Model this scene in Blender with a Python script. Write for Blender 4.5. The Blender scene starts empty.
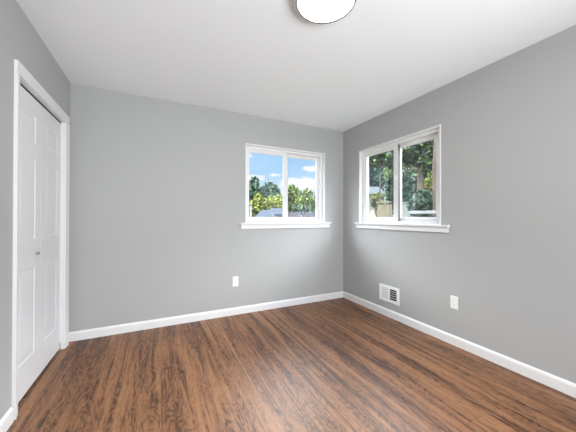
import bpy, bmesh, math, random
import numpy as np
from mathutils import Vector, Matrix

C = bpy.context.scene
COL = C.collection
R = math.radians

# ------------------------------------------------------------------ camera
FPX = 264.469            # focal length in pixels of a 576 px wide frame
YAW, PITCH, ROLL, CAM_H = 0.4559, 0.0054, -0.0018, 1.1704
cam_d = bpy.data.cameras.new('camera')
cam_d.sensor_fit = 'HORIZONTAL'
cam_d.sensor_width = 36.0
cam_d.lens = 36.0 * FPX / 576.0
cam_d.shift_y = 0.0003
cam_d.clip_start = 0.02
cam_d.clip_end = 500
cam = bpy.data.objects.new('camera', cam_d)
COL.objects.link(cam)
cam.matrix_world = (Matrix.Translation((0, 0, CAM_H)) @ Matrix.Rotation(-YAW, 4, 'Z')
                    @ Matrix.Rotation(math.pi / 2 + PITCH, 4, 'X') @ Matrix.Rotation(-ROLL, 4, 'Z'))
C.camera = cam
C.view_settings.view_transform = 'Standard'
C.view_settings.look = 'None'
C.view_settings.gamma = 1.0
C.view_settings.use_curve_mapping = False
C.view_settings.exposure = 0.08


def cray(u, v):
    """world direction through a photo position, unit depth along the view axis"""
    d = Vector(((u - 288) / FPX, -(v - 216) / FPX, -1.0))
    return cam.matrix_world.to_3x3() @ d


def at(u, v, depth):
    return Vector((0, 0, CAM_H)) + cray(u, v) * depth


# ------------------------------------------------------------------ node helpers
def lin(r, g, b):
    def f(c):
        c /= 255.0
        return c / 12.92 if c <= 0.04045 else ((c + 0.055) / 1.055) ** 2.4
    return (f(r), f(g), f(b), 1.0)


class NT:
    def __init__(self, tree):
        self.t = tree
        self.n = tree.nodes
        self.l = tree.links

    def new(self, kind, **kw):
        x = self.n.new(kind)
        for k, v in kw.items():
            setattr(x, k, v)
        return x

    def put(self, sock, val):
        if hasattr(val, 'is_linked') or isinstance(val, bpy.types.NodeSocket):
            self.l.new(val, sock)
        else:
            sock.default_value = val

    def math(self, op, a, b=None, c=None, clamp=False):
        x = self.new('ShaderNodeMath', operation=op, use_clamp=clamp)
        self.put(x.inputs[0], a)
        if b is not None:
            self.put(x.inputs[1], b)
        if c is not None:
            self.put(x.inputs[2], c)
        return x.outputs[0]

    def smooth(self, v, lo, hi, a=0.0, b=1.0):
        x = self.new('ShaderNodeMapRange', interpolation_type='SMOOTHSTEP')
        self.put(x.inputs[0], v)
        for i, q in enumerate((lo, hi, a, b)):
            self.put(x.inputs[1 + i], q)
        return x.outputs[0]

    def mix(self, fac, a, b, blend='MIX'):
        x = self.new('ShaderNodeMix', data_type='RGBA', blend_type=blend)
        self.put(x.inputs[0], fac)
        self.put(x.inputs[6], a)
        self.put(x.inputs[7], b)
        return x.outputs[2]

    def comb(self, x, y, z):
        n = self.new('ShaderNodeCombineXYZ')
        for i, q in enumerate((x, y, z)):
            self.put(n.inputs[i], q)
        return n.outputs[0]

    def noise(self, vec, scale, detail=3.0, rough=0.5, dist=0.0):
        n = self.new('ShaderNodeTexNoise')
        self.l.new(vec, n.inputs['Vector'])
        n.inputs['Scale'].default_value = scale
        n.inputs['Detail'].default_value = detail
        n.inputs['Roughness'].default_value = rough
        n.inputs['Distortion'].default_value = dist
        return n.outputs[0]

    def ramp(self, fac, stops):
        n = self.new('ShaderNodeValToRGB')
        cr = n.color_ramp
        while len(cr.elements) < len(stops):
            cr.elements.new(0.5)
        for e, (p, c) in zip(cr.elements, stops):
            e.position = p
            e.color = c
        self.l.new(fac, n.inputs[0])
        return n.outputs[0]


# ------------------------------------------------------------------ sky
SKY_VIS = 1.15            # strength of the low sky
SKY_HIGH = 27.0           # extra strength of the bright band added to light the room
w = bpy.data.worlds.new('sky')
C.world = w
w.use_nodes = True
k = NT(w.node_tree)
k.n.clear()
tc = k.new('ShaderNodeTexCoord')
sep = k.new('ShaderNodeSeparateXYZ')
k.l.new(tc.outputs['Generated'], sep.inputs[0])
el = k.math('ARCSINE', sep.outputs[2])
az = k.math('ARCTAN2', sep.outputs[0], sep.outputs[1])
blue = k.ramp(k.smooth(el, 0.0, 0.42), [(0.0, lin(214, 228, 243)), (0.35, lin(176, 211, 246)), (1.0, lin(130, 184, 240))])
nvec = k.comb(k.math('MULTIPLY', az, 9.0), k.math('MULTIPLY', el, 16.0), 3.0)
nz = k.noise(nvec, 2.6, 6.0, 0.6)
cloud = None
for (u, v, su, sv, amt) in [(309.5, 168.5, 7.5, 4.0, 1.0), (303, 183.5, 26, 8.0, 1.0), (276, 175, 8, 2.0, .8),
                            (255, 178, 13, 4, .75), (215, 150, 40, 9, .9), (350, 140, 40, 12, .9), (420, 170, 60, 18, .6)]:
    d = cray(u, v).normalized()
    a0, e0 = math.atan2(d.x, d.y), math.asin(d.z)
    q = k.math('ADD', k.math('POWER', k.math('ABSOLUTE', k.math('DIVIDE', k.math('SUBTRACT', az, a0), su / 300)), 2.0),
               k.math('POWER', k.math('ABSOLUTE', k.math('DIVIDE', k.math('SUBTRACT', el, e0), sv / 300)), 2.0))
    q = k.math('ADD', q, k.math('MULTIPLY', k.math('SUBTRACT', nz, 0.5), 3.4))
    m = k.smooth(q, 1.45, 0.1, 0.0, amt)
    cloud = m if cloud is None else k.math('MAXIMUM', cloud, m)
high = k.math('MULTIPLY', k.smooth(el, 0.27, 0.46), k.smooth(el, 0.62, 0.95, 1.0, 0.22))   # bright band added above the window view, lights the room
hc = k.math('MULTIPLY', k.smooth(k.noise(k.comb(k.math('MULTIPLY', sep.outputs[0], 3.0), k.math('MULTIPLY', sep.outputs[1], 3.0), 0.0), 1.0, 4.0), .35, .6), high)
cloud = k.math('MAXIMUM', cloud, k.math('MAXIMUM', hc, k.math('MULTIPLY', high, 0.88)))
skyc = k.mix(cloud, blue, lin(252, 251, 250))
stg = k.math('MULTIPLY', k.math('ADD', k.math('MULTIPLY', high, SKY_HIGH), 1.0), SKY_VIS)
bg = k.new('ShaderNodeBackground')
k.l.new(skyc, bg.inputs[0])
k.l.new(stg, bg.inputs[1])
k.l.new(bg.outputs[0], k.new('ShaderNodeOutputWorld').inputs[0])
w.cycles.sampling_method = 'MANUAL'
w.cycles.sample_map_resolution = 512

# ------------------------------------------------------------------ sun and added fill light
sun_d = bpy.data.lights.new('sun', 'SUN')
sun_d.energy = 3.6
sun_d.angle = R(1.0)
sun_d.color = (1.0, 0.95, 0.86)
sun = bpy.data.objects.new('sun', sun_d)
COL.objects.link(sun)
sun.rotation_euler = Vector((0.30, 0.62, -0.72)).to_track_quat('-Z', 'Y').to_euler()

XR, XL, YB, YF, H = 2.4532, -0.7525, 3.1487, -0.71, 2.44
LAMP_GLOW = 53.0
FILL_W = 138.0
WALL_T = 0.16

fill_d = bpy.data.lights.new('fill_light', 'AREA')
fill_d.shape = 'RECTANGLE'
fill_d.size, fill_d.size_y = 1.7, 1.4
fill_d.energy = FILL_W
fill_d.color = (0.92, 0.958, 1.0)
fill = bpy.data.objects.new('fill_light', fill_d)
COL.objects.link(fill)
fill.location = (1.15, YF - 0.85, 0.95)
fill.rotation_euler = (R(90 + 21), 0, R(22))       # unseen fill added to lift the ceiling, aimed through the added doorway

# daylight portals in the two window openings (they only guide sky sampling)
W1 = dict(x0=0.957, w=1.170, z0=1.106, z1=2.084)
W2 = dict(y0=2.800, w=1.158, z0=1.106, z1=2.076)


def portal(loc, rot, sx, sy):
    d = bpy.data.lights.new('portal', 'AREA')
    d.shape = 'RECTANGLE'
    d.size, d.size_y = sx, sy
    d.cycles.is_portal = True
    o = bpy.data.objects.new('portal', d)
    COL.objects.link(o)
    o.location, o.rotation_euler = loc, rot


portal((W1['x0'] + W1['w'] / 2, YB + .155, 1.595), (R(-90), 0, 0), W1['w'], .98)
portal((XR + .155, W2['y0'] - W2['w'] / 2, 1.591), (R(-90), 0, R(-90)), W2['w'], .98)


# ------------------------------------------------------------------ materials
def mat(name):
    m = bpy.data.materials.new(name)
    m.use_nodes = True
    kk = NT(m.node_tree)
    b = kk.n['Principled BSDF']
    return m, kk, b


def paint(name, rgb, rough=0.55, var=0.03, scale=3.0, bump=0.0, bscale=300.0, metal=0.0, spec=0.5):
    m, kk, b = mat(name)
    t = kk.new('ShaderNodeTexCoord')
    n = kk.noise(t.outputs['Object'], scale, 3.0)
    c = lin(*rgb)
    lo = tuple(q * (1 - var) for q in c[:3]) + (1,)
    hi = tuple(min(1, q * (1 + var)) for q in c[:3]) + (1,)
    kk.l.new(kk.mix(n, lo, hi), b.inputs['Base Color'])
    b.inputs['Roughness'].default_value = rough
    b.inputs['Metallic'].default_value = metal
    b.inputs['Specular IOR Level'].default_value = spec
    if bump:
        bn = kk.new('ShaderNodeBump')
        bn.inputs['Strength'].default_value = bump
        bn.inputs['Distance'].default_value = 0.002
        kk.l.new(kk.noise(t.outputs['Object'], bscale, 2.0), bn.inputs['Height'])
        kk.l.new(bn.outputs[0], b.inputs['Normal'])
    return m


M = {}
M['wall'] = paint('grey_wall_paint', (174, 175, 174.5), 0.6, 0.012, 1.5, 0.12, 220, spec=.3)
M['ceiling'] = paint('ceiling_paint', (241, 243, 244), 0.8, 0.01, 1.2, 0.1, 160, spec=.2)
M['trim'] = paint('white_trim_paint', (229, 229, 229), 0.35, 0.01, 4)
M['door'] = paint('white_door_paint', (226, 226, 227), 0.4, 0.01, 4)
M['vinyl'] = paint('white_vinyl', (230, 229, 228), 0.35, 0.01, 6)
M['plastic'] = paint('white_plastic', (240, 240, 238), 0.3, 0.01, 10)
M['gasket'] = paint('grey_stile_shade', (96, 94, 92), 0.6, 0.05, 20)  # grey of the painted shade strip on the sliding stile
M['dark'] = paint('dark_gap', (22, 21, 21), 0.8, 0.1, 20)
M['closet'] = paint('closet_inside', (60, 58, 56), 0.9, 0.05, 4)
M['nickel'] = paint('brushed_nickel', (176, 174, 170), 0.28, 0.05, 60, metal=1.0)
M['screwmetal'] = paint('screw_metal', (190, 190, 188), 0.35, 0.03, 60, metal=.8)
M['louver'] = paint('louver_enamel', (214, 214, 213), 0.4, 0.01, 10)
M['siding'] = paint('outer_siding', (84, 84, 78), 0.7, 0.04, 2)


def glass_mat():
    m = bpy.data.materials.new('window_glass')
    m.use_nodes = True
    kk = NT(m.node_tree)
    kk.n.clear()
    tr = kk.new('ShaderNodeBsdfTransparent')
    tr.inputs[0].default_value = (0.97, 0.985, 0.975, 1)
    gl = kk.new('ShaderNodeBsdfGlossy')
    gl.inputs['Roughness'].default_value = 0.0
    lw = kk.new('ShaderNodeLayerWeight')
    lw.inputs['Blend'].default_value = 0.5
    fr = kk.math('ADD', kk.math('MULTIPLY', kk.math('POWER', lw.outputs['Facing'], 5.0), 0.96), 0.04)
    mx = kk.new('ShaderNodeMixShader')
    # each face of the block stands for one of the two sheets of the double glazing
    kk.l.new(kk.math('MULTIPLY', fr, 1.5, clamp=True), mx.inputs[0])
    kk.l.new(tr.outputs[0], mx.inputs[1])
    kk.l.new(gl.outputs[0], mx.inputs[2])
    kk.l.new(mx.outputs[0], kk.new('ShaderNodeOutputMaterial').inputs[0])
    return m


M['glass'] = glass_mat()


def glow_mat():
    m = bpy.data.materials.new('frosted_lit_glass')
    m.use_nodes = True
    kk = NT(m.node_tree)
    b = kk.n['Principled BSDF']
    b.inputs['Base Color'].default_value = lin(248, 246, 240)
    b.inputs['Roughness'].default_value = 0.3
    t = kk.new('ShaderNodeTexCoord')
    n = kk.noise(t.outputs['Object'], 4.0, 2.0)
    kk.l.new(kk.mix(n, (1.0, .965, .92, 1), (1.0, .975, .93, 1)), b.inputs['Emission Color'])
    b.inputs['Emission Strength'].default_value = LAMP_GLOW
    return m


M['glow'] = glow_mat()


def floor_mat():
    m, kk, b = mat('vinyl_plank_floor')
    g = kk.new('ShaderNodeNewGeometry')
    s = kk.new('ShaderNodeSeparateXYZ')
    kk.l.new(g.outputs['Position'], s.inputs[0])
    PW, PL = 0.178, 1.52
    xs = kk.math('DIVIDE', kk.math('ADD', s.outputs[0], 5.03), PW)
    row = kk.math('FLOOR', xs)
    wn = kk.new('ShaderNodeTexWhiteNoise', noise_dimensions='1D')
    kk.l.new(row, wn.inputs['W'])
    ys = kk.math('ADD', kk.math('DIVIDE', s.outputs[1], PL), kk.math('MULTIPLY', wn.outputs[0], 7.3))
    idx = kk.math('FLOOR', ys)
    wn2 = kk.new('ShaderNodeTexWhiteNoise', noise_dimensions='2D')
    kk.l.new(kk.comb(row, idx, 0.0), wn2.inputs['Vector'])
    rnd = wn2.outputs[0]
    off = kk.math('MULTIPLY', rnd, 60.0)
    X, Y = s.outputs[0], s.outputs[1]
    roff = kk.math('MULTIPLY', wn.outputs[0], 47.0)
    # broad streaks that run along the plank
    v1 = kk.comb(kk.math('MULTIPLY', X, 13.0), kk.math('MULTIPLY', Y, 0.8), roff)
    n1 = kk.noise(v1, 1.0, 4.0, 0.58, 0.8)
    # cathedral figure: contour lines of a slow noise
    v2 = kk.comb(kk.math('MULTIPLY', X, 8.5), kk.math('MULTIPLY', Y, 2.0), kk.math('ADD', off, 9.0))
    n2 = kk.noise(v2, 1.0, 4.0, 0.55, 0.6)
    rings = kk.math('ADD', kk.math('MULTIPLY', kk.math('SINE', kk.math('MULTIPLY', n2, 85.0)), 0.5), 0.5)
    # fine pores, short dark flecks, long thin grain lines
    v3 = kk.comb(kk.math('MULTIPLY', X, 120.0), kk.math('MULTIPLY', Y, 9.0), off)
    n3 = kk.noise(v3, 1.0, 3.0, 0.65)
    v4 = kk.comb(kk.math('MULTIPLY', X, 55.0), kk.math('MULTIPLY', Y, 3.0), kk.math('ADD', off, 21.0))
    n4 = kk.noise(v4, 1.0, 4.0, 0.7, 1.0)
    v5 = kk.comb(kk.math('MULTIPLY', X, 62.0), kk.math('MULTIPLY', Y, 0.7), kk.math('ADD', roff, 33.0))
    n5 = kk.noise(v5, 1.0, 2.0, 0.6, 0.3)
    tone = kk.math('ADD', n1, kk.math('MULTIPLY', kk.math('SUBTRACT', rnd, 0.5), 0.10))
    tone = kk.math('ADD', tone, kk.math('MULTIPLY', kk.math('SUBTRACT', n4, 0.5), 0.38))
    base = kk.ramp(tone, [(0.20, lin(42, 26, 18)), (0.31, lin(84, 54, 36)), (0.42, lin(128, 86, 58)),
                          (0.57, lin(149, 104, 71)), (0.80, lin(172, 125, 88))])
    figure = kk.smooth(n1, 0.60, 0.42, 0.22, 1.0)
    c = kk.mix(kk.math('MULTIPLY', kk.math('MULTIPLY', kk.math('POWER', rings, 1.6), figure), 0.8), base, lin(46, 29, 20))
    c = kk.mix(kk.smooth(n5, 0.42, 0.30, 0.0, 0.65), c, lin(56, 35, 24))
    c = kk.mix(kk.smooth(n5, 0.60, 0.72, 0.0, 0.35), c, lin(178, 130, 92))
    c = kk.mix(kk.smooth(n3, 0.48, 0.30, 0.0, 0.5), c, lin(50, 31, 22))
    c = kk.mix(kk.smooth(n3, 0.55, 0.72, 0.0, 0.3), c, lin(172, 126, 90))
    # seams
    fx = kk.math('FRACT', xs)
    fy = kk.math('FRACT', ys)
    ex = kk.math('MINIMUM', fx, kk.math('SUBTRACT', 1.0, fx))
    ey = kk.math('MINIMUM', fy, kk.math('SUBTRACT', 1.0, fy))
    seam = kk.math('MAXIMUM', kk.smooth(ex, 0.011, 0.004), kk.smooth(ey, 0.0016, 0.0006))
    c = kk.mix(kk.math('MULTIPLY', seam, 0.35), c, lin(48, 30, 21))
    kk.l.new(c, b.inputs['Base Color'])
    kk.l.new(kk.math('ADD', kk.math('MULTIPLY', n3, 0.12), 0.38), b.inputs['Roughness'])
    b.inputs['Specular IOR Level'].default_value = 0.42
    bn = kk.new('ShaderNodeBump')
    bn.inputs['Strength'].default_value = 0.25
    bn.inputs['Distance'].default_value = 0.001
    kk.l.new(kk.math('SUBTRACT', n3, kk.math('MULTIPLY', seam, 1.0)), bn.inputs['Height'])
    kk.l.new(bn.outputs[0], b.inputs['Normal'])
    return m


M['floor'] = floor_mat()


def leaf_mat(name, a, bcol, ccol):
    m, kk, b = mat(name)
    g = kk.new('ShaderNodeNewGeometry')
    c = kk.ramp(g.outputs['Random Per Island'], [(0.0, lin(*a)), (0.62, lin(*bcol)), (1.0, lin(*ccol))])
    kk.l.new(c, b.inputs['Base Color'])
    b.inputs['Roughness'].default_value = 0.55
    tl = kk.new('ShaderNodeBsdfTranslucent')
    kk.l.new(c, tl.inputs[0])
    mx = kk.new('ShaderNodeMixShader')
    mx.inputs[0].default_value = 0.35
    kk.l.new(b.outputs[0], mx.inputs[1])
    kk.l.new(tl.outputs[0], mx.inputs[2])
    kk.l.new(mx.outputs[0], kk.n['Material Output'].inputs[0])
    return m


M['leaf_teal'] = leaf_mat('blue_green_leaves', (10, 30, 26), (40, 66, 52), (104, 126, 98))
M['leaf_yellow'] = leaf_mat('yellow_green_leaves', (22, 36, 10), (92, 102, 34), (166, 164, 76))
M['leaf_mid'] = leaf_mat('mid_green_leaves', (10, 28, 10), (62, 80, 28), (134, 142, 64))
M['leaf_dark'] = leaf_mat('dark_green_leaves', (1, 10, 5), (12, 40, 20), (84, 108, 50))
M['leaf_ivy'] = leaf_mat('ivy_leaves', (1, 14, 9), (12, 46, 28), (74, 106, 66))


def bark(name, lo, hi):
    m, kk, b = mat(name)
    t = kk.new('ShaderNodeTexCoord')
    s = kk.new('ShaderNodeMapping')
    s.inputs['Scale'].default_value = (14, 14, 2.2)
    kk.l.new(t.outputs['Object'], s.inputs[0])
    n = kk.noise(s.outputs[0], 1.5, 5, 0.65)
    kk.l.new(kk.ramp(n, [(.3, lin(*lo)), (.7, lin(*hi))]), b.inputs['Base Color'])
    b.inputs['Roughness'].default_value = 0.9
    return m


M['bark'] = bark('brown_bark', (34, 26, 20), (70, 54, 43))
M['bark_dark'] = bark('dark_bark', (22, 17, 13), (44, 35, 27))
M['bark_pale'] = bark('pale_bark', (73, 60, 45), (121, 102, 79))
M['fencewood'] = bark('weathered_fence_wood', (33, 31, 36), (84, 82, 90))
M['tanwood'] = bark('tan_fence_wood', (84, 75, 56), (118, 107, 84))


def ground_mat(name, a, bcol, sc):
    m, kk, b = mat(name)
    t = kk.new('ShaderNodeTexCoord')
    n = kk.noise(t.outputs['Object'], sc, 6, 0.65)
    kk.l.new(kk.ramp(n, [(.35, lin(*a)), (.65, lin(*bcol))]), b.inputs['Base Color'])
    b.inputs['Roughness'].default_value = 0.95
    return m


M['outer_white'] = paint('weathered_white_paint', (112, 112, 112), 0.6, 0.05, 5)
M['grass'] = ground_mat('lawn', (26, 36, 16), (46, 54, 26), 3.0)
M['dirt'] = ground_mat('dry_dirt', (87, 75, 57), (117, 102, 81), 2.5)


def roof_mat(name, rgb):
    m, kk, b = mat(name)
    t = kk.new('ShaderNodeTexCoord')
    br = kk.new('ShaderNodeTexBrick')
    kk.l.new(t.outputs['Object'], br.inputs[0])
    c = lin(*rgb)
    br.inputs['Color1'].default_value = c
    br.inputs['Color2'].default_value = tuple(q * .86 for q in c[:3]) + (1,)
    br.inputs['Mortar'].default_value = tuple(q * .6 for q in c[:3]) + (1,)
    br.inputs['Scale'].default_value = 3.0
    kk.l.new(br.outputs[0], b.inputs['Base Color'])
    b.inputs['Roughness'].default_value = 0.85
    return m


M['roof_blue'] = roof_mat('pale_blue_shingles', (36, 43, 52))
M['roof_grey'] = roof_mat('pale_grey_shingles', (40, 44, 46))


# ------------------------------------------------------------------ mesh helpers
def link(o, parent=None):
    COL.objects.link(o)
    if parent is not None:
        o.parent = parent
    return o


def obj(name, bm, m, parent=None, smooth=False, mods=None):
    me = bpy.data.meshes.new(name)
    bmesh.ops.recalc_face_normals(bm, faces=bm.faces)
    bm.to_mesh(me)
    bm.free()
    for mm in (m if isinstance(m, (list, tuple)) else [m]):
        me.materials.append(mm)
    if smooth:
        for p in me.polygons:
            p.use_smooth = True
    return link(bpy.data.objects.new(name, me), parent)


def box(bm, lo, hi, bev=0.0, seg=2, mi=0):
    lo, hi = Vector(lo), Vector(hi)
    r = bmesh.ops.create_cube(bm, size=1.0, matrix=Matrix.Translation((lo + hi) / 2) @ Matrix.Diagonal((*(hi - lo), 1)))
    vs = r['verts']
    fs = {f for v in vs for f in v.link_faces}
    for f in fs:
        f.material_index = mi
    if bev > 0:
        es = list({e for v in vs for e in v.link_edges})
        bmesh.ops.bevel(bm, geom=es, offset=bev, segments=seg, affect='EDGES', profile=0.5)
    return bm


def B(*boxes, bev=0.0, seg=2):
    bm = bmesh.new()
    for lo, hi in boxes:
        box(bm, lo, hi, bev, seg)
    return bm


def poly(bm, pts, depth_vec, mi=0):
    """a prism: polygon pts pushed along depth_vec"""
    a = [bm.verts.new(p) for p in pts]
    b = [bm.verts.new(Vector(p) + Vector(depth_vec)) for p in pts]
    n = len(pts)
    fs = [bm.faces.new(a), bm.faces.new(b[::-1])]
    for i in range(n):
        fs.append(bm.faces.new((a[i], b[i], b[(i + 1) % n], a[(i + 1) % n])))
    for f in fs:
        f.material_index = mi
    return bm


def lathe(bm, prof, seg=48, axis='Z', centre=(0, 0, 0)):
    rows = []
    cx, cy, cz = centre
    for (r, z) in prof:
        row = []
        for i in range(seg):
            a = 2 * math.pi * i / seg
            p = (r * math.cos(a), r * math.sin(a), z)
            if axis == 'X':
                p = (p[2], p[0], p[1])
            elif axis == 'Y':
                p = (p[0], p[2], p[1])
            row.append(bm.verts.new((p[0] + cx, p[1] + cy, p[2] + cz)))
        rows.append(row)
    for a, b in zip(rows, rows[1:]):
        for i in range(seg):
            j = (i + 1) % seg
            bm.faces.new((a[i], a[j], b[j], b[i]))
    if prof[0][0] > 1e-5:
        bm.faces.new(rows[0][::-1])
    if prof[-1][0] > 1e-5:
        bm.faces.new(rows[-1])
    bmesh.ops.remove_doubles(bm, verts=bm.verts, dist=1e-5)
    return bm


def tube(bm, pts, radii, seg=10):
    rows = []
    n = len(pts)
    pts = [Vector(p) for p in pts]
    for i, p in enumerate(pts):
        t = (pts[min(i + 1, n - 1)] - pts[max(i - 1, 0)]).normalized()
        s = t.cross(Vector((0, 1, 0.13))).normalized()
        q = t.cross(s).normalized()
        rows.append([bm.verts.new(p + (s * math.cos(2 * math.pi * j / seg) + q * math.sin(2 * math.pi * j / seg)) * radii[i]) for j in range(seg)])
    for a, b in zip(rows, rows[1:]):
        for j in range(seg):
            bm.faces.new((a[j], a[(j + 1) % seg], b[(j + 1) % seg], b[j]))
    bm.faces.new(rows[0][::-1])
    bm.faces.new(rows[-1])
    return bm


def empty(name, loc, rz=0.0):
    o = bpy.data.objects.new(name, None)
    o.empty_display_size = 0.1
    o.location = loc
    o.rotation_euler = (0, 0, rz)
    return link(o)


def tag(o, label=None, cat=None, group=None, kind=None):
    if label:
        o['label'] = label
    if cat:
        o['category'] = cat
    if group:
        o['group'] = group
    if kind:
        o['kind'] = kind
    return o


def struct(name, bm, m, label=None, cat=None, **kw):
    return tag(obj(name, bm, m, **kw), label, cat, kind='structure')


# ------------------------------------------------------------------ room shell
T = WALL_T
struct('floor', B(((XL - T, YF - T, -.12), (XR + T, YB + T, 0))), M['floor'], 'brown wood-look plank floor running towards the back wall', 'floor')
struct('ceiling', B(((XL - T, YF - T, H), (XR + T, YB + T, H + .14))), M['ceiling'], 'plain white ceiling over the whole room', 'ceiling')


def holed(lo, hi, ax, a0, a1, z0, z1):
    """a wall slab from lo to hi with one opening a0..a1 (along axis ax) by z0..z1, as one mesh"""
    bm = bmesh.new()
    A, Z = [lo[ax], a0, a1, hi[ax]], [lo[2], z0, z1, hi[2]]
    ds = 1 - ax
    vmap = {}

    def V(i, j, s):
        if (i, j, s) not in vmap:
            p = [0, 0, Z[j]]
            p[ax] = A[i]
            p[ds] = (lo if s == 0 else hi)[ds]
            vmap[(i, j, s)] = bm.verts.new(p)
        return vmap[(i, j, s)]
    solid = {(i, j) for i in range(3) for j in range(3) if not (i == 1 and j == 1) and Z[j + 1] - Z[j] > 1e-6}
    for (i, j) in solid:
        for s in (0, 1):
            bm.faces.new((V(i, j, s), V(i + 1, j, s), V(i + 1, j + 1, s), V(i, j + 1, s)))
        for (ni, nj, p, q) in ((i - 1, j, (i, j), (i, j + 1)), (i + 1, j, (i + 1, j), (i + 1, j + 1)),
                               (i, j - 1, (i, j), (i + 1, j)), (i, j + 1, (i, j + 1), (i + 1, j + 1))):
            if (ni, nj) not in solid:
                bm.faces.new((V(*p, 0), V(*q, 0), V(*q, 1), V(*p, 1)))
    return bm


struct('wall_back', holed((XL - T, YB, 0), (XR + T, YB + T, H), 0, W1['x0'] + .012, W1['x0'] + W1['w'] - .012, W1['z0'] - .02, W1['z1'] - .012),
       M['wall'], 'grey painted back wall with the sky-view window', 'wall')
struct('wall_right', holed((XR, YF - T, 0), (XR + T, YB, H), 1, W2['y0'] - W2['w'] + .012, W2['y0'] - .012, W2['z0'] - .02, W2['z1'] - .012),
       M['wall'], 'grey painted right wall with the window onto dark trees', 'wall')
DY0, DY1, DZ = 2.118, 2.992, 2.012          # closet opening
struct('wall_left', holed((XL - T, YF - T, 0), (XL, YB, H), 1, DY0 - .018, DY1 + .018, 0.0, DZ + .018),
       M['wall'], 'grey painted left wall with the closet door', 'wall')
struct('wall_rear', holed((XL, YF - T, 0), (XR, YF, H), 0, .15, 1.85, 0.0, 2.10), M['wall'], 'grey painted wall behind the camera with a doorway added for the fill light', 'wall')  # opening added so the fill light reaches the room


HB = YF - T
struct('fill_box', B(((-.4, HB - 1.5, -.12), (2.4, HB - 1.38, H + .14)), ((-.52, HB - 1.5, -.12), (-.4, HB - .001, H + .14)), ((2.4, HB - 1.5, -.12), (2.52, HB - .001, H + .14)),
                        ((-.4, HB - 1.38, -.12), (2.4, HB - .001, 0)), ((-.4, HB - 1.38, H), (2.4, HB - .001, H + .14))), M['wall'], 'unseen box added round the fill light to keep the sun out', 'wall')  # closed box added so no sun enters by the rear opening


def baseboard(name, pts_lo, pts_hi, prof_dir, label):
    """profile extruded from pts_lo to pts_hi; prof_dir points into the room"""
    prof = [(0, 0), (.013, 0), (.013, .066), (.011, .074), (.006, .083), (.002, .088), (0, .088)]
    bm = bmesh.new()
    d = Vector(prof_dir)
    a = Vector(pts_lo)
    poly(bm, [a + d * x + Vector((0, 0, z)) for x, z in prof], Vector(pts_hi) - a)
    return struct(name, bm, M['trim'], label, 'baseboard')


baseboard('baseboard_back', (XL, YB, 0), (XR, YB, 0), (0, -1, 0), 'white baseboard along the foot of the back wall')
baseboard('baseboard_right', (XR, YF, 0), (XR, YB - .0131, 0), (-1, 0, 0), 'white baseboard along the foot of the right wall')
baseboard('baseboard_left', (XL, YF, 0), (XL, DY0 - .062, 0), (1, 0, 0), 'white baseboard along the left wall before the closet door')


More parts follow.
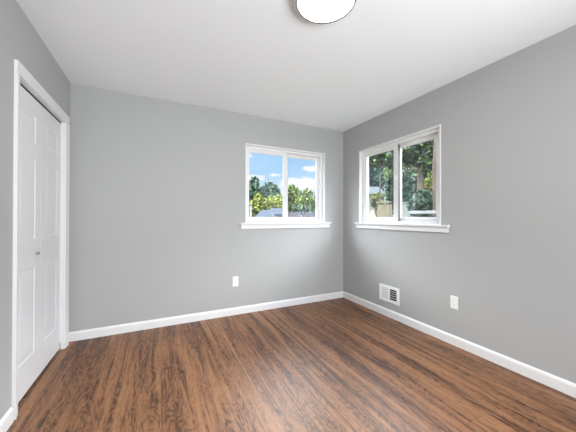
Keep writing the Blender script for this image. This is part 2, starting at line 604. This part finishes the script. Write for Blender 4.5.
# ------------------------------------------------------------------ windows
def window(name, loc, rz, W, label, fl, sl, fr, sr):
    # fl, fr: width of the main frame on the left and right; sl, sr: outer stiles of the two sashes
    r = tag(empty(name, loc, rz), label, 'window', kind='structure')
    w_, z0, z1 = W['w'], W['z0'], W['z1']
    e = .012
    # thin casing bead round the opening, then the return lining
    obj('casing', B(((0, -.008, z0), (e, .0005, z1)), ((w_ - e, -.008, z0), (w_, .0005, z1)), ((e, -.008, z1 - e), (w_ - e, .0005, z1)), bev=.002), M['trim'], r)
    obj('lining', B(((e, .0005, z0), (e + .004, .036, z1 - e)), ((w_ - e - .004, .0005, z0), (w_ - e, .036, z1 - e)), ((e + .004, .0005, z1 - e - .004), (w_ - e - .004, .036, z1 - e))), M['trim'], r)
    # vinyl main frame
    x0, x1, b0, b1 = e, w_ - e, z0 - .0, z1 - e
    f = .036
    bm = B(((x0, .036, b0), (x0 + fl, .12, b1)), ((x1 - fr, .036, b0), (x1, .12, b1)),
           ((x0 + fl, .036, b1 - f), (x1 - fr, .12, b1)), ((x0 + fl, .036, b0), (x1 - fr, .12, b0 + .026)), bev=.003)
    obj('frame', bm, M['vinyl'], r)
    gx0, gx1, gz0, gz1 = x0 + fl, x1 - fr, b0 + .026, b1 - f

    def sash(sname, a0, a1, d0, d1, sl, sr):
        rt, rb = .040, .040
        s = obj(sname, B(((a0, d0, gz0), (a0 + sl, d1, gz1)), ((a1 - sr, d0, gz0), (a1, d1, gz1)),
                         ((a0 + sl, d0, gz1 - rt), (a1 - sr, d1, gz1)), ((a0 + sl, d0, gz0), (a1 - sr, d1, gz0 + rb)), bev=.003), M['vinyl'], r)
        dm = (d0 + d1) / 2
        obj('pane', B(((a0 + sl - .004, dm - .0015, gz0 + rb - .004), (a1 - sr + .004, dm + .0015, gz1 - rt + .004))), M['glass'], s)
        g = .005
        q0, q1, y0, y1 = a0 + sl, a1 - sr, gz0 + rb, gz1 - rt
        obj('gasket', B(((q0, dm - .004, y0), (q0 + g, dm + .004, y1)), ((q1 - g, dm - .004, y0), (q1, dm + .004, y1)),
                        ((q0 + g, dm - .004, y1 - g), (q1 - g, dm + .004, y1)), ((q0 + g, dm - .004, y0), (q1 - g, dm + .004, y0 + g))), M['vinyl'], s)
        return s
    mid = (x0 + x1) / 2
    s1 = sash('sliding_sash', gx0, mid + .022, .046, .074, sl, .062)
    sash('fixed_sash', mid - .022, gx1, .082, .110, .050, sr)
    obj('stile_shade', B(((mid + .0222, .048, gz0 + .002), (mid + .0245, .081, gz1 - .002))), M['gasket'], s1)  # thin grey strip paints the shade on the sliding stile's side
    # latch on the meeting stile
    obj('latch', B(((mid - .018, .030, 1.615), (mid + .004, .046, 1.665)), ((mid - .012, .020, 1.632), (mid - .002, .031, 1.648)), bev=.003), M['vinyl'], s1)
    # stool and apron
    obj('stool', B(((-.068, -.036, z0 - .022), (w_ + .088, -.0005, z0)), ((e, -.0005, z0 - .022), (w_ - e, .05, z0)), bev=.004), M['trim'], r)
    obj('apron', B(((-.055, -.016, z0 - .076), (w_ + .075, -.0005, z0 - .022)), bev=.003), M['trim'], r)
    return r


window('window_1', (W1['x0'], YB, 0), 0, W1, 'white two-pane sliding window in the back wall showing blue sky', .020, .030, .036, .040)
window('window_2', (XR, W2['y0'], 0), -math.pi / 2, W2, 'white two-pane sliding window in the right wall showing dark trees', .036, .034, .046, .050)

# ------------------------------------------------------------------ closet door
dr = tag(empty('door_1', (XL, DY0, 0)), 'white panelled bifold closet door in the left wall', 'door', kind='structure')
OW = DY1 - DY0                       # local: x into the room, y along the wall, z up
cz = DZ


def casing_prof(flip):
    p = [(0, 0), (0, .012), (.010, .012), (.030, .015), (.046, .018), (.060, .018), (.060, 0)]
    return p


bm = bmesh.new()
# near and far legs, head: a moulded casing thicker on its outer edge
NW, FW, HW = .046, .074, .068


def leg(bm, y_in, sgn, wd):
    prof = [(0, 0), (0, .011), (.2, .012), (.55, .015), (.8, .018), (1, .018), (1, 0)]
    poly(bm, [(t, y_in + sgn * a * wd, 0) for a, t in prof], (0, 0, cz + .004))


leg(bm, -.004, -1, NW)
leg(bm, OW + .004, 1, FW)
prof = [(0, 0), (0, .011), (.2, .012), (.55, .015), (.8, .018), (1, .018), (1, 0)]
poly(bm, [(t, -.004 - NW, cz + .004 + a * HW) for a, t in prof], (0, OW + .008 + NW + FW, 0))
obj('casing', bm, M['trim'], dr)
obj('jamb', B(((-T, -.018, 0), (-.0005, 0, cz)), ((-T, OW, 0), (-.0005, OW + .018, cz)), ((-T, -.018, cz), (-.0005, OW + .018, cz + .018))), M['trim'], dr)
obj('track', B(((-.062, .002, cz - .013), (-.0265, OW - .002, cz - .0005))), M['dark'], dr)
obj('closet_lining', B(((-T - .02, -.05, 0), (-T - .001, OW + .05, cz + .05))), M['closet'], dr)
FX = -.027                           # front face of the leaves
LW = (OW - .008) / 2
ROWS = [(.225, .825), (1.018, 1.580), (1.686, 1.872)]


def leaf(y0):
    y1 = y0 + LW
    p0, p1 = y0 + .092, y1 - .092
    z0, z1 = .012, cz - .0135
    bm = bmesh.new()
    bx = [((FX - .034, y0, z0), (FX, p0, z1)), ((FX - .034, p1, z0), (FX, y1, z1))]
    zs = [z0] + [q for r in ROWS for q in r] + [z1]
    for i in range(0, len(zs), 2):
        bx.append(((FX - .034, p0, zs[i]), (FX, p1, zs[i + 1])))
    for lo, hi in bx:
        box(bm, lo, hi)
    bmesh.ops.remove_doubles(bm, verts=bm.verts, dist=1e-5)
    L = obj('leaf', bm, M['door'], dr)
    for (a, b) in ROWS:
        pm = bmesh.new()
        # moulded slope into a recess, then a raised field
        def ring(inset, x):
            return [pm.verts.new((x, yy, zz)) for yy, zz in ((p0 + inset, a + inset), (p1 - inset, a + inset), (p1 - inset, b - inset), (p0 + inset, b - inset))]
        rs = [ring(0, FX), ring(.009, FX - .0045), ring(.014, FX - .0045), ring(.038, FX - .001), ring(.040, FX - .001)]
        for u, v in zip(rs, rs[1:]):
            for i in range(4):
                pm.faces.new((u[i], u[(i + 1) % 4], v[(i + 1) % 4], v[i]))
        pm.faces.new(rs[-1])
        back = [pm.verts.new((FX - .03, yy, zz)) for yy, zz in ((p0, a), (p1, a), (p1, b), (p0, b))]
        pm.faces.new(back[::-1])
        for i in range(4):
            pm.faces.new((rs[0][i], back[i], back[(i + 1) % 4], rs[0][(i + 1) % 4]))
        obj('panel', pm, M['door'], L)
    return L


L1 = leaf(.0025)
L2 = leaf(.0025 + LW + .003)
kb = lathe(bmesh.new(), [(0.0, .021), (.006, .0205), (.0105, .017), (.011, .014), (.008, .009), (.005, .006), (.005, .003), (.009, .002), (.009, 0)], 20, 'X', (FX, .0025 + LW - .072, .913))
kn = obj('knob', kb, M['nickel'], L1, smooth=True)
kn['label'] = 'small round metal knob'
obj('hinge', B(((FX - .001, .0025 + LW - .012, 1.60), (FX + .0015, .0025 + LW + .015, 1.64)), ((FX - .001, .0025 + LW - .012, .30), (FX + .0015, .0025 + LW + .015, .34))), M['door'], L2)
obj('pivot_bracket', B(((-.066, OW - .032, .0005), (-.020, OW - .002, .004)), ((-.066, OW - .004, .0005), (-.020, OW - .001, .06))), M['screwmetal'], dr)


# ------------------------------------------------------------------ ceiling light
LX, LY = .851, 1.251
lt = tag(empty('ceiling_light', (LX, LY, H)), 'round flush ceiling light, lit white glass in a metal ring', 'ceiling light')
obj('pan', lathe(bmesh.new(), [(.163, -.0005), (.163, -.028), (.02, -.028)], 64), M['plastic'], lt, smooth=False)
obj('ring', lathe(bmesh.new(), [(.163, -.020), (.171, -.020), (.171, -.040), (.167, -.046), (.162, -.046), (.1575, -.040), (.1565, -.029), (.163, -.028)], 72), M['nickel'], lt, smooth=True)
obj('outer_rim', lathe(bmesh.new(), [(.1712, -.015), (.180, -.015), (.183, -.021), (.183, -.033), (.180, -.038), (.1745, -.038), (.1712, -.034)], 72), M['plastic'], lt, smooth=True)
dome = [(.1555, -.030)]
for i in range(1, 13):
    a = math.pi / 2 * i / 12
    dome.append((.1555 * math.cos(a) if i < 12 else 0.0, -.036 - .028 * math.sin(a)))
obj('lamp_glass', lathe(bmesh.new(), dome, 64), M['glow'], lt, smooth=True)


# ------------------------------------------------------------------ outlets
def outlet(loc, rz, label):
    r = tag(empty('wall_outlet', loc, rz), label, 'outlet', group='wall outlets')
    # local: x to the right along the wall, -y into the room, z up, origin at the plate centre on the wall
    pl = obj('cover_plate', B(((-.036, -.0065, -.059), (.036, -.0003, .059)), bev=.003), M['plastic'], r)
    for zc in (.0215, -.0215):
        bm = bmesh.new()
        pts = []
        for i in range(24):
            a = 2 * math.pi * i / 24
            pts.append((.0175 * math.cos(a), -.0064, zc + max(-.0135, min(.0135, .0175 * math.sin(a)))))
        poly(bm, pts, (0, -.0022, 0))
        fc = obj('receptacle', bm, M['plastic'], r)
        for x0, hgt in ((-.0075, .0085), (.0055, .0065)):
            obj('slot', B(((x0, -.0090, zc + .001), (x0 + .002, -.0078, zc + .001 + hgt))), M['dark'], fc)
        obj('ground_hole', lathe(bmesh.new(), [(.0024, -.0090), (.0024, -.0078)], 10, 'Y', (0, 0, zc - .0075)), M['dark'], fc)
    obj('screw', lathe(bmesh.new(), [(.003, -.0074), (.003, -.006)], 12, 'Y'), M['screwmetal'], pl)
    return r


outlet((.838, YB, .400), 0, 'white duplex outlet low on the back wall, left of the window')
outlet((XR, 1.516, .392), -math.pi / 2, 'white duplex outlet low on the right wall, near the floor vent grille')

# ------------------------------------------------------------------ wall register
vr = tag(empty('wall_vent', (XR, 2.281, .270), -math.pi / 2), 'white metal air vent grille low on the right wall above the baseboard', 'vent')
VW, VH = .150, .096
il, ih = .112, .064
bm = B(((-VW, -.009, -VH), (-il, -.0003, VH)), ((il, -.009, -VH), (VW, -.0003, VH)), ((-il, -.009, ih), (il, -.0003, VH)),
       ((-il, -.009, -VH), (il, -.0003, -ih)), ((-.010, -.009, -ih), (.010, -.0003, ih)), bev=.002)
obj('frame', bm, M['plastic'], vr)
obj('backing', B(((-il, -.0015, -ih), (il, -.0004, ih))), M['dark'], vr)  # near-black plate on the wall, coloured as the shade inside a duct
n = 5
for side in (-1, 1):
    a0, a1 = (-il, -.010) if side < 0 else (.010, il)
    for i in range(n):
        zc = -ih + (i + .5) * 2 * ih / n
        if side < 0:      # blades turned so their faces show: nearly closed
            pts = [(a0, -.0080, zc - .0125), (a0, -.0070, zc - .0130), (a0, -.0025, zc + .0120), (a0, -.0035, zc + .0125)]
        else:             # blades turned edge-on: the plate coloured as duct shade shows between them
            pts = [(a0, -.0088, zc - .0115), (a0, -.0088, zc - .0065), (a0, -.0060, zc - .0060), (a0, -.0060, zc - .0110)]
        bm = poly(bmesh.new(), pts, (a1 - a0, 0, 0))
        obj('louver', bm, M['louver'], vr)
obj('lever', B(((-.1305, -.016, -.010), (-.1255, -.0088, .010)), bev=.001), M['plastic'], vr)

# ------------------------------------------------------------------ outdoors
GZ = -1.0
rng = np.random.default_rng(7)


def ground():
    bm = bmesh.new()
    n = 40
    vs = {}
    for i in range(n + 1):
        for j in range(n + 1):
            x, y = -40 + 100 * i / n, -20 + 90 * j / n
            z = GZ
            d = max(0.0, x - 7.0)
            z += min(2.6, 0.22 * d) * max(0.0, 1 - max(0, y - 9) / 14)   # the yard climbs on the right
            z += .08 * math.sin(x * .7) * math.cos(y * .6)
            vs[i, j] = bm.verts.new((x, y, z))
    for i in range(n):
        for j in range(n):
            bm.faces.new((vs[i, j], vs[i + 1, j], vs[i + 1, j + 1], vs[i, j + 1]))
    return bm


struct('ground', ground(), M['grass'], 'green yard outside the windows', 'ground', smooth=True)


def foliage(name, blobs, n, size, m, parent, seed):
    """leaves as small folded blades scattered through ellipsoid clumps (world coordinates, parent at origin offset)"""
    g = np.random.default_rng(seed)
    vol = np.array([b[1] * b[1] * b[2] for b in blobs], float) ** .7
    cnt = np.maximum(20, (n * vol / vol.sum()).astype(int))
    V, F = [], []
    off = np.array(parent.location)
    for (c, rx, rz), k_ in zip(blobs, cnt):
        d = g.normal(size=(k_, 3))
        d /= np.linalg.norm(d, axis=1)[:, None]
        rad = g.uniform(.35, 1.0, (k_, 1)) ** .5 * g.uniform(.85, 1.1, (k_, 1))
        P = np.array(c) - off + d * rad * np.array([rx, rx, rz])
        t = g.normal(size=(k_, 3))
        t /= np.linalg.norm(t, axis=1)[:, None]
        nn = d + g.normal(size=(k_, 3)) * .7
        s = np.cross(t, nn)
        s /= np.linalg.norm(s, axis=1)[:, None] + 1e-9
        up = np.cross(s, t)
        L = size * g.uniform(.6, 1.3, (k_, 1))
        A, Bq = P - t * L, P + t * L
        C1, C2 = P + s * L * .5 + up * L * .18, P - s * L * .5 + up * L * .18
        base = len(V)
        V.extend(np.stack([A, C1, Bq, C2], 1).reshape(-1, 3).tolist())
        for i in range(k_):
            o_ = base + 4 * i
            F.append((o_, o_ + 1, o_ + 2))
            F.append((o_, o_ + 2, o_ + 3))
    me = bpy.data.meshes.new(name)
    me.from_pydata(V, [], F)
    me.materials.append(m)
    return link(bpy.data.objects.new(name, me), parent)


SEED = [10]


def clumps(c, rx, rz, n, spread=.62, size=.5):
    g = np.random.default_rng(SEED[0] * 13 + 5)
    out = [(Vector(c), rx * .66, rz * .66)]
    for i in range(n):
        d = g.normal(size=3)
        d /= np.linalg.norm(d)
        f = size * g.uniform(.7, 1.2)
        out.append((Vector((c[0] + d[0] * rx * spread, c[1] + d[1] * rx * spread, c[2] + d[2] * rz * spread)), rx * f, rz * f))
    return out


def tree(name, label, cat, u, v, D, wpx, hpx, leaves, size, lm, group=None, trunk=True, ncl=9, tz=None, bm_mat='bark', tr=.09, spread=.62, csize=.45):
    SEED[0] += 1
    c = at(u, v, D)
    rx, rz = wpx * D / FPX, hpx * D / FPX
    bz = tz if tz is not None else GZ - .05
    r = tag(empty(name, (c.x, c.y, bz)), label, cat, group)
    cl = clumps(c, rx, rz, ncl, spread, csize)
    bm = bmesh.new()
    lc = Vector(c) - r.location
    if trunk:
        tube(bm, [(0, 0, 0), (.04 * rx, .03, lc.z * .45), (0, 0, lc.z)], [tr * 1.25, tr, tr * .6])
        for (p, a, b) in cl[1:]:
            q = p - r.location
            tube(bm, [(0, 0, max(.1, lc.z - rz * .8)), (q.x * .5, q.y * .5, (q.z + lc.z - rz * .5) / 2), tuple(q)], [tr * .5, tr * .32, tr * .12], 6)
    else:
        for (p, a, b) in cl[1:]:
            q = p - r.location
            tube(bm, [(q.x * .1, q.y * .1, 0), (q.x * .6, q.y * .6, q.z * .55), tuple(q)], [tr * .4, tr * .3, tr * .1], 6)
    obj('trunk' if trunk else 'stems', bm, M[bm_mat], r, smooth=True)
    foliage('foliage', cl, leaves, size, M[lm], r, SEED[0])
    return r


GT = 'trees and shrubs behind the back window'
# seen through the back window
tree('tree', 'blue-green tree at the left edge of the back window', 'tree', 253, 199, 20, 11, 21, 3600, .17, 'leaf_teal', GT)
tree('tree', 'blue-green tree with a ragged top, left back-window pane beside the divider', 'tree', 270, 201, 21.5, 13, 21, 3800, .17, 'leaf_teal', GT)
tree('shrub', 'yellow-green shrub in the left back-window pane, nearer the left edge', 'shrub', 257, 206, 15, 9, 13, 2600, .105, 'leaf_yellow', GT, trunk=False)
tree('shrub', 'yellow-green shrub in the left back-window pane, nearer the divider', 'shrub', 275, 206, 16.5, 10, 14, 2800, .11, 'leaf_yellow', GT, trunk=False)
tree('tree', 'tall yellow-green tree in the right back-window pane, left half', 'tree', 293, 204, 18.5, 11.5, 21, 4200, .135, 'leaf_mid', GT)
tree('tree', 'lower yellow-green tree in the right back-window pane, right half', 'tree', 306.5, 207, 17, 10.5, 17, 3400, .125, 'leaf_mid', GT)
tree('tree', 'slim sparse tree at the right edge of the back window', 'tree', 316, 203, 22.5, 3.5, 17, 420, .15, 'leaf_teal', GT, ncl=8, tr=.05)
tree('shrub', 'dark green hedge shrub behind the grey fence', 'shrub', 302, 213.5, 15.0, 14, 8, 2600, .10, 'leaf_dark', GT, trunk=False)

# neighbouring garage with a pale roof
def house(name, label, u0, u1, vr, ve, D, wallm, roofm, depth, bz, hip=.25):
    a, b = at(u0, ve, D), at(u1, ve, D)
    ez = a.z
    rzv = at((u0 + u1) / 2, vr, D + depth * .5).z
    ux = Vector((b.x - a.x, b.y - a.y, 0))
    Lh = ux.length
    ang = math.atan2(ux.y, ux.x)
    r = tag(empty(name, (a.x, a.y, bz), ang), label, 'building')
    obj('wall', B(((.25, .25, 0), (Lh - .25, depth - .25, ez - bz))), M[wallm], r)
    bm = bmesh.new()
    e, t = ez - bz, rzv - bz
    A = [bm.verts.new(p) for p in ((0, 0, e), (Lh, 0, e), (Lh, depth, e), (0, depth, e), (Lh * hip, depth / 2, t), (Lh * (1 - hip), depth / 2, t))]
    Bv = [bm.verts.new(p) for p in ((0, 0, e - .14), (Lh, 0, e - .14), (Lh, depth, e - .14), (0, depth, e - .14))]
    for f in ((0, 1, 5, 4), (1, 2, 5), (2, 3, 4, 5), (3, 0, 4)):
        bm.faces.new([A[i] for i in f])
    for i in range(4):
        j = (i + 1) % 4
        bm.faces.new((A[i], A[j], Bv[j], Bv[i]))
    bm.faces.new(Bv)
    obj('roof', bm, M[roofm], r)
    return r


house('house', 'low building with a pale blue roof at the left foot of the back window', 254, 275, 209.8, 217.6, 10.4, 'siding', 'roof_blue', 1.0, GZ, .3)
house('house', 'low building with a pale blue roof beside the back-window divider', 267.5, 284, 207.8, 214.0, 12.0, 'siding', 'roof_blue', 0.9, GZ, .15)
p = at(250.8, 216, 11)
bm = bmesh.new()
pst = tag(empty('fence_post', (p.x, p.y, GZ - .05)), 'white post at the left bottom corner of the back window', 'post')
ph = at(250, 206, 11).z - GZ + .05
obj('shaft', B(((-.032, -.032, 0), (.032, .032, ph)), bev=.006), M['outer_white'], pst)
obj('cap', poly(bmesh.new(), [(-.042, -.042, ph), (.042, -.042, ph), (.042, .042, ph), (-.042, .042, ph)], (0, 0, .03)), M['outer_white'], pst)


def fence(name, label, ua, ub, vt, D0, D1, bz, m, slat_w, gap, npost, thick=.02, cap=None, cat='fence'):
    a, b = at(ua, vt, D0), at(ub, vt, D1)
    d = Vector((b.x - a.x, b.y - a.y, 0))
    L = d.length
    r = tag(empty(name, (a.x, a.y, bz), math.atan2(d.y, d.x)), label, cat)
    h_ = a.z - bz
    bm = bmesh.new()
    x = 0.0
    i = 0
    g = random.Random(5)
    while x < L:
        hh = h_ - g.random() * .03
        poly(bm, [(x, 0, 0), (x + slat_w, 0, 0), (x + slat_w, 0, hh - .03), (x + slat_w * .75, 0, hh), (x + slat_w * .25, 0, hh), (x, 0, hh - .03)], (0, thick, 0))
        x += slat_w + gap
    obj('slats', bm, M[m], r)
    for zf in (.25, .8):
        obj('rail', B(((0, thick, h_ * zf), (L, thick + .04, h_ * zf + .09))), M[m], r)
    for q in range(npost):
        xx = L * q / max(1, npost - 1)
        obj('post', B(((xx - .045, thick + .04, 0), (xx + .045, thick + .13, h_ - .05))), M[m], r)
    if cap:
        obj('cap_rail', B(((-.05, -.06, h_), (L + .05, .12, h_ + .05))), M[cap], r)
    return r


fence('fence', 'weathered grey board fence at the foot of the right back-window pane', 284, 330, 211, 11.5, 11.5, GZ - .05, 'fencewood', .11, .02, 3)

# seen through the right window
GR = 'trees and shrubs behind the right window'
tree('tree', 'dark green tree filling the top of the left pane of the right window', 'tree', 380, 152, 9.5, 18, 19, 3800, .105, 'leaf_dark', GR, tz=-.9, tr=.03, bm_mat='bark_dark')
tree('tree', 'large brown-trunked tree in the right pane of the right window', 'tree', 420, 148, 6.6, 30, 26, 4200, .08, 'leaf_dark', GR, tz=-1.0, tr=.085, spread=.8, csize=.36)
tree('tree', 'tall background tree behind the big trunk, at the divider of the right window', 'tree', 402, 172, 19.5, 26, 44, 3800, .165, 'leaf_mid', GR, tz=.1)
tree('tree', 'tall background tree in the left pane of the right window, behind the shed', 'tree', 374, 178, 25, 22, 32, 3600, .19, 'leaf_dark', GR, tz=.1)
tree('tree', 'tall background tree at the right edge of the right window', 'tree', 434, 172, 11.5, 24, 44, 3800, .105, 'leaf_dark', GR, tz=0)
tree('shrub', 'ivy-green shrub round the foot of the brown trunk', 'shrub', 424, 206, 5.4, 13, 16, 3000, .06, 'leaf_ivy', GR, trunk=False)
tree('shrub', 'dark green shrub beside the divider in the right pane of the right window', 'shrub', 409, 192, 8.0, 9, 17, 2800, .08, 'leaf_ivy', GR, trunk=False, tz=-.7)
tree('shrub', 'dark green shrub right of the tan fence in the right window', 'shrub', 393, 194, 9.8, 7, 24, 3000, .085, 'leaf_ivy', GR, trunk=False, tz=-.5)
tree('shrub', 'sunny yellow-green shrub right of the brown trunk', 'shrub', 431, 182, 8.6, 6, 10, 1200, .075, 'leaf_yellow', GR, trunk=False, tz=-.5)
tree('shrub', 'yellow-green shrub above the tan fence in the right window', 'shrub', 378, 201, 11.8, 7, 9, 1500, .09, 'leaf_yellow', GR, trunk=False, tz=.1)
q = at(436, 217, 5.0)
pt = tag(empty('bare_trunk', (q.x, q.y, GZ - .05)), 'slim brown tree trunk at the right edge of the right window', 'tree trunk')
t_ = at(434, 168, 5.0) - pt.location
t2 = at(437, 118, 5.0) - pt.location
obj('trunk', tube(bmesh.new(), [(0, 0, 0), (t_.x * .4, t_.y * .4, t_.z * .55), tuple(t_), tuple(t2)], [.045, .038, .032, .026]), M['bark'], pt, smooth=True)
house('shed', 'shed with a pale grey roof in the left pane of the right window', 357, 386, 186.5, 193.5, 14.5, 'siding', 'roof_grey', 1.8, .3, .06)
fence('fence', 'tan board fence with a pale cap in the right window', 378, 389.5, 203, 8.9, 8.7, -.9, 'tanwood', .14, .004, 2, cap='tanwood')
tag(fence('railing', 'low white-topped railing at the foot of the right window', 413, 446, 213.6, 4.6, 4.2, GZ - .05, 'fencewood', .05, .06, 2, cap='outer_white'), cat='railing')
p = at(405, 217, 7.2)
pb = tag(empty('planter_box', (p.x, p.y, -.9), math.radians(-60)), 'pale board box left of the railing in the right window', 'box')
hb = at(405, 203, 7.2).z + .9
obj('body', B(((-.12, -.12, 0), (.12, .12, hb)), bev=.01), M['siding'], pb)
obj('lid', B(((-.14, -.14, hb), (.14, .14, hb + .03)), bev=.005), M['siding'], pb)

q = at(372.5, 217, 8.0)
bk = tag(empty('soil_bank', (q.x, q.y, -.8), R(-40)), 'bank of pale bare soil left of the tan fence in the right window', 'soil bank')
bh = at(372.5, 210, 8.0).z + .8
bm = bmesh.new()
rows = []
for i in range(8):
    a = math.pi / 2 * i / 7
    rows.append([bm.verts.new((math.cos(a) * .24 * math.cos(t) * (1 + .12 * math.sin(3 * t + i)), math.cos(a) * .5 * math.sin(t), bh * math.sin(a) ** .8)) for t in [2 * math.pi * j / 20 for j in range(20)]])
for a, b in zip(rows, rows[1:]):
    for j in range(20):
        bm.faces.new((a[j], a[(j + 1) % 20], b[(j + 1) % 20], b[j]))
bmesh.ops.remove_doubles(bm, verts=bm.verts, dist=1e-4)
obj('soil', bm, M['dirt'], bk, smooth=True)
